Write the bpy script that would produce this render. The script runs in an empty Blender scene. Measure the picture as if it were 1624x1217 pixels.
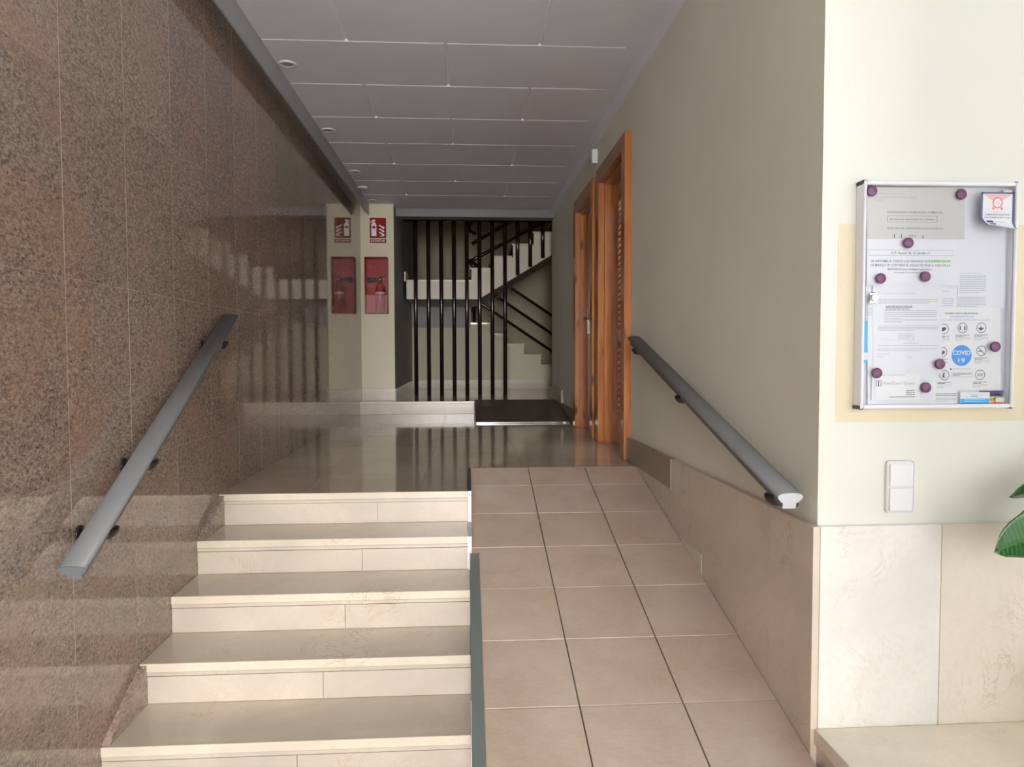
import bpy, bmesh, math, random
from mathutils import Vector, Matrix
random.seed(7)
R = random.Random(11)
C = bpy.context.scene.collection
S = bpy.context.scene

# ------------------------------------------------------------------ camera, world, light, exposure
F_PX = 1138.0
yaw = math.atan(70 / F_PX)
pitch = math.atan(47.5 / math.hypot(F_PX, 70))
roll = 0.0024
fwd = Vector((math.sin(yaw) * math.cos(pitch), math.cos(yaw) * math.cos(pitch), -math.sin(pitch)))
rt = Vector((math.cos(yaw), -math.sin(yaw), 0)); up = rt.cross(fwd)
r2 = rt * math.cos(roll) - up * math.sin(roll); u2 = rt * math.sin(roll) + up * math.cos(roll)
cam = bpy.data.cameras.new('camera'); cam.sensor_width = 36; cam.lens = F_PX / 1624 * 36
cam.clip_start = 0.05
cam_o = bpy.data.objects.new('camera', cam); C.objects.link(cam_o)
M = Matrix((r2, u2, -fwd)).transposed().to_4x4(); M.translation = Vector((0, 0, 1.55))
cam_o.matrix_world = M
S.camera = cam_o

S.view_settings.view_transform = 'Standard'; S.view_settings.look = 'None'
S.view_settings.gamma = 1; S.view_settings.use_curve_mapping = False
S.view_settings.exposure = -1.1
w = bpy.data.worlds.new('sky'); S.world = w; w.use_nodes = True
bgn = w.node_tree.nodes['Background']
bgn.inputs[0].default_value = (0.84, 0.92, 1.0, 1); bgn.inputs[1].default_value = 7.0
S.cycles.use_denoising = True
S.cycles.max_bounces = 10; S.cycles.diffuse_bounces = 6; S.cycles.glossy_bounces = 5
S.cycles.sample_clamp_indirect = 6.0

def area_light(name, loc, rot, sx, sy, power, col=(1, 1, 1), portal=False):
    l = bpy.data.lights.new(name, 'AREA'); l.shape = 'RECTANGLE'; l.size = sx; l.size_y = sy
    l.energy = power; l.color = col
    if portal: l.cycles.is_portal = True
    o = bpy.data.objects.new(name, l); o.location = loc; o.rotation_euler = rot; C.objects.link(o)
    return o
sun = bpy.data.lights.new('sun', 'SUN'); sun.energy = 330; sun.angle = math.radians(.6); sun.color = (1, .985, .97)
sun_o = bpy.data.objects.new('sun', sun); C.objects.link(sun_o)     # stands behind the building: lights the street, not the lobby
sun_o.rotation_euler = Vector((.22, -.68, -.72)).to_track_quat('-Z', 'Y').to_euler(); sun_o.location = (0, 8, 12)
# the sky enters through the glazed entrance front behind the camera: a portal guides its sampling
EX0, EX1, EY, EZ = -1.1, 4.2, -2.6, 3.1
area_light('entrance_daylight', ((EX0 + EX1) / 2, EY + 0.02, EZ / 2), (math.radians(90), 0, 0), EX1 - EX0, EZ, 1, portal=True)

# added area light outside the entrance, brightens the far end of the corridor
area_light('corridor_fill_light', (-.5, -13.7, 2.7), (math.radians(90), 0, 0), 2.4, 5.2, 5200, (1, .985, .96))

# ------------------------------------------------------------------ materials
def nd(t, typ, **kw):
    n = t.nodes.new(typ)
    for k, v in kw.items(): setattr(n, k, v)
    return n
def mat(name, col=(.8, .8, .8), rough=.5, metal=0., spec=.5, coat=0.):
    m = bpy.data.materials.new(name); m.use_nodes = True
    b = m.node_tree.nodes['Principled BSDF']
    b.inputs['Base Color'].default_value = (*col, 1); b.inputs['Roughness'].default_value = rough
    b.inputs['Metallic'].default_value = metal; b.inputs['Specular IOR Level'].default_value = spec
    b.inputs['Coat Weight'].default_value = coat
    return m
def pos(t, scale=(1, 1, 1)):
    g = nd(t, 'ShaderNodeNewGeometry'); mp = nd(t, 'ShaderNodeMapping'); mp.inputs['Scale'].default_value = scale
    t.links.new(g.outputs['Position'], mp.inputs['Vector']); return mp.outputs[0]
def ramp(t, fac, stops):
    r = nd(t, 'ShaderNodeValToRGB'); e = r.color_ramp.elements
    while len(e) < len(stops): e.new(0.5)
    for i, (p, c) in enumerate(stops): e[i].position = p; e[i].color = (*c, 1)
    t.links.new(fac, r.inputs[0]); return r.outputs[0]
def noise(t, v, sc, det=4, rough=.5, dist=0.):
    n = nd(t, 'ShaderNodeTexNoise'); n.inputs['Scale'].default_value = sc; n.inputs['Detail'].default_value = det
    n.inputs['Roughness'].default_value = rough; n.inputs['Distortion'].default_value = dist
    t.links.new(v, n.inputs['Vector']); return n.outputs[0]
def mix(t, fac, a, b, mode='MIX'):
    m = nd(t, 'ShaderNodeMix', data_type='RGBA', blend_type=mode)
    for s, v in ((m.inputs[0], fac), (m.inputs[6], a), (m.inputs[7], b)):
        if isinstance(v, (int, float)): s.default_value = v
        elif isinstance(v, tuple): s.default_value = (*v, 1)
        else: t.links.new(v, s)
    return m.outputs[2]
def math_(t, op, a, b=0.):
    m = nd(t, 'ShaderNodeMath', operation=op)
    for i, v in enumerate((a, b)):
        if isinstance(v, (int, float)): m.inputs[i].default_value = v
        else: t.links.new(v, m.inputs[i])
    return m.outputs[0]
def bump(m, h, strength=.2, dist=.002):
    t = m.node_tree; b = nd(t, 'ShaderNodeBump'); b.inputs['Strength'].default_value = strength
    b.inputs['Distance'].default_value = dist; t.links.new(h, b.inputs['Height'])
    t.links.new(b.outputs[0], t.nodes['Principled BSDF'].inputs['Normal'])
def rnd_val(t, col, lo, hi):
    oi = nd(t, 'ShaderNodeObjectInfo'); mr = nd(t, 'ShaderNodeMapRange')
    mr.inputs[3].default_value = lo; mr.inputs[4].default_value = hi
    t.links.new(oi.outputs['Random'], mr.inputs[0])
    hsv = nd(t, 'ShaderNodeHueSaturation'); t.links.new(mr.outputs[0], hsv.inputs['Value']); t.links.new(col, hsv.inputs['Color'])
    return hsv.outputs[0]

def marble(name, base, vein, rough=.12, vs=1., vary=.05, spec=.5):
    m = mat(name, base, rough, spec=spec); t = m.node_tree; b = t.nodes['Principled BSDF']
    p = pos(t)
    n1 = noise(t, p, 2.2 * vs, 5, .6, .6)
    c = ramp(t, n1, [(.32, tuple(x * .84 for x in base)), (.66, tuple(min(1, x * 1.05) for x in base))])
    n2 = noise(t, p, 5.5 * vs, 8, .65, 1.6)
    v = math_(t, 'ABSOLUTE', math_(t, 'SUBTRACT', n2, .5))
    vm = ramp(t, v, [(0.0, (1, 1, 1)), (.016, (0, 0, 0))])
    n3 = noise(t, p, 3, 2)
    msk = math_(t, 'MULTIPLY', ramp(t, n3, [(.52, (0, 0, 0)), (.66, (1, 1, 1))]), vm)
    c = mix(t, math_(t, 'MULTIPLY', msk, .6), c, vein)
    sp = noise(t, p, 60, 3)
    c = mix(t, ramp(t, sp, [(.35, (.25, .25, .25)), (.55, (0, 0, 0))]), c, tuple(x * .86 for x in base))
    t.links.new(rnd_val(t, c, 1 - vary, 1 + vary), b.inputs['Base Color'])
    t.links.new(math_(t, 'ADD', math_(t, 'MULTIPLY', noise(t, p, 9, 4), .08), rough - .04), b.inputs['Roughness'])
    return m
m_marble = marble('cream_marble', (.58, .50, .42), (.42, .29, .16), .16)
m_marble_floor = marble('polished_floor_marble', (.60, .49, .385), (.36, .26, .18), .07, .8, .03)
m_marble_tread = marble('worn_tread_marble', (.72, .625, .505), (.36, .26, .15), .13)
m_marble_wall = marble('wainscot_marble', (.68, .585, .49), (.36, .25, .18), .3, .8, .03, .35)
m_marble_white = marble('pale_wainscot_marble', (.86, .83, .78), (.6, .52, .42), .3, .8, .02, .3)
m_marble_beige = marble('beige_wainscot_marble', (.80, .73, .62), (.5, .40, .28), .3, .8, .02, .3)
m_marble_ledge = marble('ledge_marble', (.84, .76, .62), (.45, .34, .22), .2)
m_marble_dark = marble('dull_brown_marble', (.32, .255, .195), (.25, .19, .13), .35, 1, .03)

def granite():
    m = mat('polished_brown_granite', (.2, .13, .1), .1, spec=.6); t = m.node_tree; b = t.nodes['Principled BSDF']
    p = pos(t, (1, 1, 1)); pj = pos(t, (1, .8, 1.25))
    n = noise(t, pj, 105, 5, .8, .5)
    c = ramp(t, n, [(.36, (.025, .02, .018)), (.43, (.18, .13, .105)), (.52, (.36, .265, .21)), (.60, (.55, .43, .35))])
    v = nd(t, 'ShaderNodeTexVoronoi'); v.inputs['Scale'].default_value = 85; t.links.new(pj, v.inputs['Vector'])
    c = mix(t, .35, c, ramp(t, v.outputs['Color'], [(.25, (.14, .11, .095)), (.6, (.345, .25, .20)), (.85, (.50, .36, .28))]))
    big = noise(t, p, 3.5, 3)
    c = mix(t, ramp(t, big, [(.45, (0, 0, 0)), (.75, (.5, .5, .5))]), c, (.40, .24, .17))
    t.links.new(rnd_val(t, c, .93, 1.07), b.inputs['Base Color'])
    b.inputs['Roughness'].default_value = .05; b.inputs['Coat Weight'].default_value = .25; b.inputs['Coat Roughness'].default_value = .02
    return m
m_granite = granite()
m_joint = mat('pale_joint_mortar', (.62, .54, .48), .7)
m_grout = mat('grey_grout', (.20, .175, .155), .85)
m_grout_stone = mat('stone_joint', (.34, .29, .23), .6)

def stucco(name, col, sc=90, st=.55, d=.004, rough=.75):
    m = mat(name, col, rough, spec=.3); t = m.node_tree; b = t.nodes['Principled BSDF']; p = pos(t)
    n = noise(t, p, 1.3, 3)
    c = ramp(t, n, [(.3, tuple(x * .95 for x in col)), (.7, tuple(min(1, x * 1.03) for x in col))])
    t.links.new(c, b.inputs['Base Color'])
    bump(m, noise(t, p, sc, 3, .6), st, d)
    return m
m_wall = stucco('cream_stucco', (.84, .835, .72), 165, .7, .003)
m_wall_smooth = stucco('smooth_cream_paint', (.79, .80, .73), 60, .25, .002, .7)
m_patch = stucco('old_beige_paint', (.76, .68, .51), 60, .25, .002, .7)
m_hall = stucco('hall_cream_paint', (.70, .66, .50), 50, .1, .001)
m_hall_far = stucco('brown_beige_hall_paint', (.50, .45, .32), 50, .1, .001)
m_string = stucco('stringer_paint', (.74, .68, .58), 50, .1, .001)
m_hall_grey = stucco('hall_grey_and_shade', (.42, .42, .42), 50, .1, .001)  # grey of the landing parts, also the shade on the pillar side
m_ceil = stucco('ceiling_panel_paint', (.85, .885, 1.0), 300, .12, .001, .6)
m_ceil_back = mat('ceiling_groove_white', (.93, .93, .96), .6)
m_fascia = mat('grey_fascia_paint', (.42, .425, .44), .5)
m_beam = mat('dark_grey_beam_paint', (.22, .215, .23), .6)
m_darkpaint = mat('dark_cavity_paint', (.05, .035, .03), .7)

def tile_mat():
    m = mat('terracotta_beige_tile', (.55, .42, .34), .42, spec=.4); t = m.node_tree; b = t.nodes['Principled BSDF']
    p = pos(t)
    c = ramp(t, noise(t, p, 4.5, 5, .6, .4), [(.28, (.60, .49, .405)), (.5, (.54, .42, .335)), (.72, (.48, .35, .26))])
    c = mix(t, ramp(t, noise(t, pos(t, (1, 2.2, 1)), 55, 4, .7, .8), [(.42, (.22, .22, .22)), (.56, (0, 0, 0))]), c, (.66, .55, .45))
    t.links.new(rnd_val(t, c, .96, 1.04), b.inputs['Base Color'])
    bump(m, noise(t, pos(t, (1, 2.5, 1)), 40, 4), .25, .002)
    return m
m_tile = tile_mat()

def wood(name, a, b_, dark, axis='Z', rough=.28, knots=True, sc=1.):
    m = mat(name, a, rough, coat=.3); t = m.node_tree; b = t.nodes['Principled BSDF']
    s = {'Z': (22, 22, 1.4), 'Y': (22, 1.4, 22), 'X': (1.4, 22, 22)}[axis]
    p = pos(t, tuple(x * sc for x in s))
    n = noise(t, p, 1.6, 5, .6, .5)
    c = ramp(t, n, [(.3, dark), (.48, b_), (.65, a)])
    if knots:
        v = nd(t, 'ShaderNodeTexVoronoi'); v.inputs['Scale'].default_value = 1; v.inputs['Randomness'].default_value = 1
        t.links.new(pos(t, (7, 5, 2.6)), v.inputs['Vector'])
        k = ramp(t, v.outputs['Distance'], [(.06, (1, 1, 1)), (.16, (0, 0, 0))])
        c = mix(t, k, c, (.035, .012, .005))
    t.links.new(c, b.inputs['Base Color'])
    return m
m_pine = wood('varnished_pine', (.48, .18, .042), (.385, .128, .028), (.28, .083, .017))
m_pine_x = wood('varnished_pine_cross', (.42, .15, .035), (.32, .105, .023), (.21, .06, .013), 'Y', knots=False)
m_darkwood = wood('dark_laminate', (.13, .09, .075), (.10, .07, .058), (.07, .048, .04), 'X', .5, False)

m_rail = mat('grey_satin_rail', (.17, .17, .175), .5, .1)
m_rail_end_g = mat('grey_rail_end_cap', (.17, .18, .20), .5)
m_rail_end = mat('pale_rail_end_cap', (.62, .64, .68), .4, .1)
m_black = mat('black_bracket', (.012, .012, .014), .3)
m_bar = mat('dark_bronze_bar', (.016, .007, .006), .2, 0, spec=.5, coat=.2)
m_alu = mat('brushed_aluminium', (.60, .63, .62), .35, .85)
m_strip = mat('grey_green_metal_edge', (.22, .25, .235), .4, .3)
m_cheek = mat('white_step_end', (.70, .69, .70), .5)
m_chrome = mat('chrome', (.8, .8, .8), .12, 1)
m_white = mat('white_plastic', (.84, .85, .86), .3)
m_frame = mat('white_powder_coat', (.85, .86, .90), .35)
m_lamp = mat('lamp_white', (.72, .71, .73), .35)
m_red = mat('red_enamel', (.38, .010, .018), .4, spec=.2)
m_sign = mat('sign_red', (.20, .003, .010), .5, spec=.1)
m_paper = mat('white_paper', (.74, .76, .84), .6)
m_board = mat('board_back_white', (.64, .655, .74), .5)
m_paper_g = mat('greyish_paper', (.60, .60, .60), .6)
m_paper_w = mat('bright_card', (.78, .79, .83), .5)
m_ink = mat('grey_ink', (.10, .10, .11), .6)
m_ink_l = mat('light_grey_ink', (.42, .43, .46), .6)
m_ink_b = mat('navy_ink', (.045, .055, .15), .6)
m_ink_bl = mat('blue_ink', (.10, .25, .70), .6)
m_hl = mat('green_highlighter', (.55, .80, .50), .6)
m_hly = mat('yellow_highlighter', (.80, .85, .45), .6)
m_blue = mat('covid_blue', (.035, .22, .62), .5)
m_cyan = mat('leaflet_cyan', (.02, .34, .72), .5)
m_navy = mat('leaflet_navy', (.02, .07, .30), .5)
m_purple = mat('leaflet_purple', (.05, .03, .16), .5)
m_yellow = mat('leaflet_yellow', (.75, .65, .08), .5)
m_redl = mat('leaflet_red', (.70, .09, .06), .5)
m_pink = mat('pink_print', (.72, .45, .45), .6)
m_magnet = mat('plum_magnet', (.105, .028, .085), .45)
m_wt = mat('white_print', (.85, .85, .85), .5)
m_pave = mat('pale_pavement', (.76, .76, .76), .8)
m_facade = mat('white_render', (.5, .49, .47), .8)
m_dark_frame = mat('dark_aluminium_frame', (.08, .08, .08), .4, .5)
m_opal = mat('added_lamp_opal', (.9, .9, .85), .4)
m_opal.node_tree.nodes['Principled BSDF'].inputs['Emission Color'].default_value = (1, .88, .70, 1)
m_opal.node_tree.nodes['Principled BSDF'].inputs['Emission Strength'].default_value = 2
m_soil = mat('potting_soil', (.035, .022, .014), .9)
m_pot = mat('terracotta_pot', (.40, .16, .08), .6)
m_stem = mat('brown_stem', (.10, .07, .035), .7)

def leaf_mat():
    m = mat('glossy_rubber_leaf', (.03, .13, .03), .25, coat=.3); t = m.node_tree; b = t.nodes['Principled BSDF']
    tc = nd(t, 'ShaderNodeTexCoord'); sx = nd(t, 'ShaderNodeSeparateXYZ'); t.links.new(tc.outputs['UV'], sx.inputs[0])
    wv = nd(t, 'ShaderNodeTexWave'); wv.inputs['Scale'].default_value = 9; wv.inputs['Distortion'].default_value = .5
    t.links.new(tc.outputs['UV'], wv.inputs['Vector'])
    c = ramp(t, wv.outputs['Fac'], [(.2, (.012, .065, .016)), (.8, (.020, .095, .026))])
    d = math_(t, 'ABSOLUTE', math_(t, 'SUBTRACT', sx.outputs[1], .5))
    c = mix(t, ramp(t, d, [(.0, (1, 1, 1)), (.035, (0, 0, 0))]), c, (.03, .12, .03))
    t.links.new(c, b.inputs['Base Color']); return m
m_leaf = leaf_mat()
def glass_mat(name, tint=(1, 1, 1), refl=1.):
    m = bpy.data.materials.new(name); m.use_nodes = True; t = m.node_tree; t.nodes.clear()
    o = nd(t, 'ShaderNodeOutputMaterial'); mx = nd(t, 'ShaderNodeMixShader'); tr = nd(t, 'ShaderNodeBsdfTransparent')
    gl = nd(t, 'ShaderNodeBsdfGlossy'); fr = nd(t, 'ShaderNodeFresnel'); fr.inputs[0].default_value = 1.45
    gl.inputs['Roughness'].default_value = .02; tr.inputs[0].default_value = (*tint, 1)
    f = math_(t, 'MULTIPLY', fr.outputs[0], refl)
    t.links.new(f, mx.inputs[0]); t.links.new(tr.outputs[0], mx.inputs[1]); t.links.new(gl.outputs[0], mx.inputs[2])
    t.links.new(mx.outputs[0], o.inputs[0]); return m
m_glass = glass_mat('clear_pane', refl=.2)
m_cover = glass_mat('acrylic_cover', (.93, .90, .90), .8)

# ------------------------------------------------------------------ helpers
def wloc(p):
    v = Vector((0, 0, 0))
    while p is not None: v += p.location; p = p.parent
    return v
def link(name, me, mats, parent=None, loc=None):
    o = bpy.data.objects.new(name, me); C.objects.link(o)
    if parent is not None: o.parent = parent
    if loc is not None: o.location = Vector(loc) - wloc(parent)
    return o
class MB:
    """collects world-space geometry into one mesh object"""
    def __init__(s): s.bm = bmesh.new(); s.mats = []; s.uv = None
    def mi(s, m):
        if m not in s.mats: s.mats.append(m)
        return s.mats.index(m)
    def poly(s, pts, m, smooth=False):
        f = s.bm.faces.new([s.bm.verts.new(p) for p in pts]); f.material_index = s.mi(m); f.smooth = smooth; return f
    def box(s, x, y, z, m, bev=0., seg=1):
        vs = [s.bm.verts.new((x[i], y[j], z[k])) for i in (0, 1) for j in (0, 1) for k in (0, 1)]
        fs = [s.bm.faces.new([vs[i] for i in q]) for q in ((0, 1, 3, 2), (4, 6, 7, 5), (0, 4, 5, 1), (2, 3, 7, 6), (0, 2, 6, 4), (1, 5, 7, 3))]
        for f in fs: f.material_index = s.mi(m)
        if bev:
            es = list({e for f in fs for e in f.edges})
            r = bmesh.ops.bevel(s.bm, geom=es, offset=bev, segments=seg, affect='EDGES', profile=.5)
            for f in r['faces']:
                f.material_index = s.mi(m)
                if seg > 1: f.smooth = True
        return s
    def prism(s, pts, axis, a, b, m):
        """pts: 2d outline in the plane perpendicular to axis"""
        def P(p, t): return {'X': (t, p[0], p[1]), 'Y': (p[0], t, p[1]), 'Z': (p[0], p[1], t)}[axis]
        A = [s.bm.verts.new(P(p, a)) for p in pts]; B = [s.bm.verts.new(P(p, b)) for p in pts]
        n = len(pts); fs = [s.bm.faces.new(A), s.bm.faces.new(B[::-1])]
        for i in range(n): fs.append(s.bm.faces.new((A[i], B[i], B[(i + 1) % n], A[(i + 1) % n])))
        for f in fs: f.material_index = s.mi(m)
        return s
    def tube(s, path, r, m, n=12, cap=True):
        path = [Vector(p) for p in path]; rings = []
        rr = r if isinstance(r, (list, tuple)) else [r] * len(path)
        prev = None
        for i, p in enumerate(path):
            d = (path[min(i + 1, len(path) - 1)] - path[max(i - 1, 0)]).normalized()
            if prev is None: a = d.orthogonal().normalized()
            else: a = (prev - d * prev.dot(d)).normalized()
            prev = a; b = d.cross(a)
            rings.append([s.bm.verts.new(p + (a * math.cos(t) + b * math.sin(t)) * rr[i]) for t in (2 * math.pi * k / n for k in range(n))])
        for A, B in zip(rings, rings[1:]):
            for k in range(n):
                f = s.bm.faces.new((A[k], A[(k + 1) % n], B[(k + 1) % n], B[k])); f.smooth = True; f.material_index = s.mi(m)
        if cap:
            for q in (rings[0][::-1], rings[-1]): s.bm.faces.new(q).material_index = s.mi(m)
        return s
    def lathe(s, prof, c, m, axis='Z', n=32, smooth=True):
        """prof: (radius, height) pairs from bottom to top"""
        c = Vector(c); rings = []
        ax = {'Z': (Vector((1, 0, 0)), Vector((0, 1, 0)), Vector((0, 0, 1))), 'Y': (Vector((1, 0, 0)), Vector((0, 0, 1)), Vector((0, -1, 0))),
              'X': (Vector((0, 1, 0)), Vector((0, 0, 1)), Vector((1, 0, 0)))}[axis]
        for r, h in prof:
            rings.append([s.bm.verts.new(c + ax[0] * r * math.cos(2 * math.pi * k / n) + ax[1] * r * math.sin(2 * math.pi * k / n) + ax[2] * h) for k in range(n)])
        for A, B in zip(rings, rings[1:]):
            for k in range(n):
                f = s.bm.faces.new((A[k], A[(k + 1) % n], B[(k + 1) % n], B[k])); f.smooth = smooth; f.material_index = s.mi(m)
        s.bm.faces.new(rings[0][::-1]).material_index = s.mi(m); s.bm.faces.new(rings[-1]).material_index = s.mi(m)
        return s
    def build(s, name, parent=None, origin=None, normals=True):
        if normals: bmesh.ops.recalc_face_normals(s.bm, faces=s.bm.faces)
        off = wloc(parent) if parent is not None else (Vector(origin) if origin is not None else Vector((0, 0, 0)))
        if off.length: bmesh.ops.translate(s.bm, verts=s.bm.verts, vec=-off)
        me = bpy.data.meshes.new(name); s.bm.to_mesh(me); s.bm.free()
        for m in s.mats: me.materials.append(m)
        o = bpy.data.objects.new(name, me); C.objects.link(o)
        if parent is not None: o.parent = parent
        elif origin is not None: o.location = origin
        return o
def box(name, x, y, z, m, parent=None, bev=0., seg=1, origin=None):
    return MB().box(x, y, z, m, bev, seg).build(name, parent, origin)
def thing(name, label, cat, loc, group=None):
    o = bpy.data.objects.new(name, None); C.objects.link(o); o.location = loc; o.empty_display_size = .1
    o['label'] = label; o['category'] = cat
    if group: o['group'] = group
    return o
def tag(o, label, cat, group=None):
    o['label'] = label; o['category'] = cat
    if group: o['group'] = group
    return o
def struct(o, label=None, cat=None):
    o['kind'] = 'structure'
    if label: o['label'] = label
    o['category'] = cat or 'structure'
    return o

XL, XR = -1.175, 1.0
ZL, ZU, ZC = .89, 1.03, 3.2          # landing, upper hall, ceiling
RISE, RUN, Y0 = .148, .28, 3.43
YR, SL = 4.12, .23                   # ramp head and gradient
YW = 1.985                           # wall that carries the noticeboard
def zr(y): return ZL - (YR - y) * SL

# ------------------------------------------------------------------ setting
fl = struct(box('floor', (XL - .2, 4.6), (EY, YW + .3), (-.2, 0), m_marble), 'low lobby floor of polished marble at the foot of the steps', 'floor')
box('landing_slab', (XL - .1, .0), (Y0 + .01, 7.9), (ZL - .2, ZL - .012), m_grout_stone, fl)
box('landing_slab', (.0, XR + .1), (YR + .01, 7.9), (ZL - .2, ZL - .012), m_grout_stone, fl)
box('hall_slab', (XL - .1, 3.2), (7.88, 12.2), (ZU - .35, ZU - .012), m_grout_stone, fl)
# landing paving slabs
xs = [XL, -.785, -.235, .315, XR]; ys = [Y0 + .012, 4.12, 5.0, 5.9, 6.8, 7.87]
for i in range(4):
    for j in range(5):
        x0, x1, y0, y1 = xs[i] + .0005, xs[i + 1] - .0005, ys[j] + .0005, ys[j + 1] - .0005
        if j == 0 and x0 > 0: continue
        if j == 0 and x1 > 0: x1 = -.006
        box('stone_slab', (x0, x1), (y0, y1), (ZL - .02, ZL), m_marble_floor, fl, .0004)
for i in range(7):
    for j in range(4):
        box('stone_slab', (XL + i * .6 + .0005, XL + (i + 1) * .6 - .0005), (7.9 + j * 1.08 + .0005, 7.9 + (j + 1) * 1.08 - .0005), (ZU - .02, ZU), m_marble_floor, fl, .0004)

# left granite wall with single slabs
wl = struct(box('wall_left', (XL - .25, XL - .0007), (EY, 8.07), (-.1, 3.6), m_joint), 'polished brown granite slab wall on the left', 'wall')
wl_tiles = {}
zj = [-.1, .58, 1.178, 1.776, 2.374, 2.972, 3.45]
for k in range(-12, 16):
    y0 = 2.187 + .3915 * k; y1 = min(y0 + .3915, 8.09)
    for a in range(6):
        w_, h_ = y1 - y0, zj[a + 1] - zj[a]; key = (round(w_, 3), round(h_, 3))
        if key not in wl_tiles:
            b = MB(); b.box((-.012, .0), (.0015, w_ - .0015), (.0004, h_ - .0004), m_granite, .0003)
            me = bpy.data.meshes.new('granite_slab'); b.bm.to_mesh(me); b.bm.free(); me.materials.append(m_granite); wl_tiles[key] = me
        link('granite_slab', wl_tiles[key], None, wl, (XL + R.uniform(-.0002, .0002), y0, zj[a]))
# pillar at the end of the granite wall, its side running back along the hall
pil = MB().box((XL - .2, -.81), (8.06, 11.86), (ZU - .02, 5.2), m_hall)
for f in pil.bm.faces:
    if all(abs(v.co.x + .81) < 1e-4 for v in f.verts): f.material_index = pil.mi(m_hall_grey)  # side face of the cream pillar coloured grey for its shade
pl = struct(pil.build('wall_pillar'), 'cream wall end that carries the extinguisher', 'wall')
struct(box('baseboard_pillar', (XL, -.80), (8.045, 8.06), (ZU, ZU + .135), m_marble, bev=.002), 'cream marble skirting under the extinguisher cabinet', 'baseboard')
struct(box('baseboard_hall_left', (-.81, -.795), (8.045, 10.6), (ZU, ZU + .135), m_marble, bev=.002), 'marble skirting running back beside the bars', 'baseboard')
# right corridor wall with two door openings
T = .16
d1 = (4.46, 5.25); d2 = (5.60, 6.38); DT = 2.80
b = MB()
for y in ((YW + .25, d1[0]), (d1[1], d2[0]), (d2[1], 8.5)): b.box((XR, XR + T), y, (-.1, ZC + .1), m_wall)
for y in (d1, d2): b.box((XR, XR + T), y, (DT, ZC + .1), m_wall); b.box((XR, XR + T), y, (-.1, ZL - .01), m_wall)
wr = struct(b.build('wall_right'), 'textured cream stucco wall along the ramp with the doors', 'wall')
# front wall with the noticeboard
wfb = MB().box((XR, 4.6), (YW, YW + .25), (-.1, 3.6), m_wall_smooth)
for f in wfb.bm.faces:
    if all(abs(v.co.x - XR) < 1e-4 for v in f.verts): f.material_index = wfb.mi(m_wall)
wf = struct(wfb.build('wall_front'), 'bright cream wall facing the entrance, behind the noticeboard', 'wall')
pb = MB(); n = 40
out = [(1.048, 1.351)] + [(1.048 + i * .05, 1.351 + R.uniform(-.0015, .0015)) for i in range(1, 16)] + [(1.83, 1.351), (1.83, 1.915)] + \
      [(1.83 - i * .05, 1.915 + R.uniform(-.0012, .0012)) for i in range(1, 15)] + [(1.048, 1.915)] + [(1.048 + R.uniform(-.0012, .0012), 1.915 - i * .05) for i in range(1, 11)]
pb.prism(out, 'Y', YW - .0006, YW + .002, m_patch)
pb.build('paint_patch', wf)['label'] = 'older beige paint left behind the noticeboard'
# marble wainscot slabs: along the ramp
def ztop(y): return 1.03 + (4.36 - y) * .0105
yj = [YW - .022, 2.262, 2.54, 2.82, 3.10, 3.39]
for k in range(5):
    y0, y1 = yj[k] + .0006, yj[k + 1] - .0006
    MB().prism([(y0, max(0, zr(y0) - .06)), (y1, zr(y1) - .06), (y1, ztop(y1)), (y0, ztop(y0))], 'X', XR - .022, XR, m_marble_wall).build('marble_slab', wr)
for y0, y1 in ((3.391, 3.70), (3.701, YR + .0)):
    MB().prism([(y0, zr(y0) - .06), (y1, zr(y1) - .06), (y1, ZL + .003), (y0, ZL + .003)], 'X', XR - .021, XR, m_marble_wall).build('marble_slab', wr)
MB().prism([(2.93, zr(2.93) - .02), (3.22, zr(3.22) - .02), (3.22, zr(3.22) + .01), (2.93, zr(2.93) + .085)], 'X', XR - .0235, XR - .02, m_marble_beige).build('marble_offcut', wr)['label'] = 'small odd marble offcut at the foot of the wall'
for y0, y1 in ((3.392, 3.86), (3.861, 4.355)):
    MB().prism([(y0, ZL + .004), (y1, ZL + .004), (y1, ztop(y1)), (y0, ztop(y0))], 'X', XR - .027, XR, m_marble_dark).build('skirting_slab', wr)['label'] = 'dull brown marble skirting slab'
box('skirting_slab', (XR - .022, XR), (d1[1] + .11, d2[0] - .11), (ZL, ztop(5.4)), m_marble_dark, wr)
box('skirting_slab', (XR - .022, XR), (d2[1] + .11, 7.5), (ZL, 1.03), m_marble_dark, wr)
box('skirting_slab', (XR - .022, XR), (7.5, 8.5), (ZU - .1, 1.165), m_marble_dark, wr)
box('skirting_slab', (XR - .022, XR + T), (8.5, 8.518), (ZU, 1.165), m_marble, wr)
for y in (d1, d2): box('threshold', (XR, XR + T), y, (ZL - .0098, ZL), m_marble_floor, wr)
# wainscot on the front wall
box('marble_slab', (XR - .0005, 1.359), (YW - .02, YW), (.0, 1.055), m_marble_white, wf, .001)['label'] = 'pale marble slab beside the corner'
box('marble_slab', (1.3605, 2.0), (YW - .02, YW), (.0, 1.055), m_marble_beige, wf, .001)['label'] = 'beige marble slab right of the joint'
box('marble_slab', (2.0015, 2.7), (YW - .02, YW), (.0, 1.055), m_marble_white, wf, .001)
box('marble_slab', (2.7015, 4.6), (YW - .02, YW), (.0, 1.055), m_marble_beige, wf, .001)
box('joint_filler', (XR - .003, XR + .0), (YW - .0215, YW), (.3, 1.055), m_grout_stone, wf)
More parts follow.
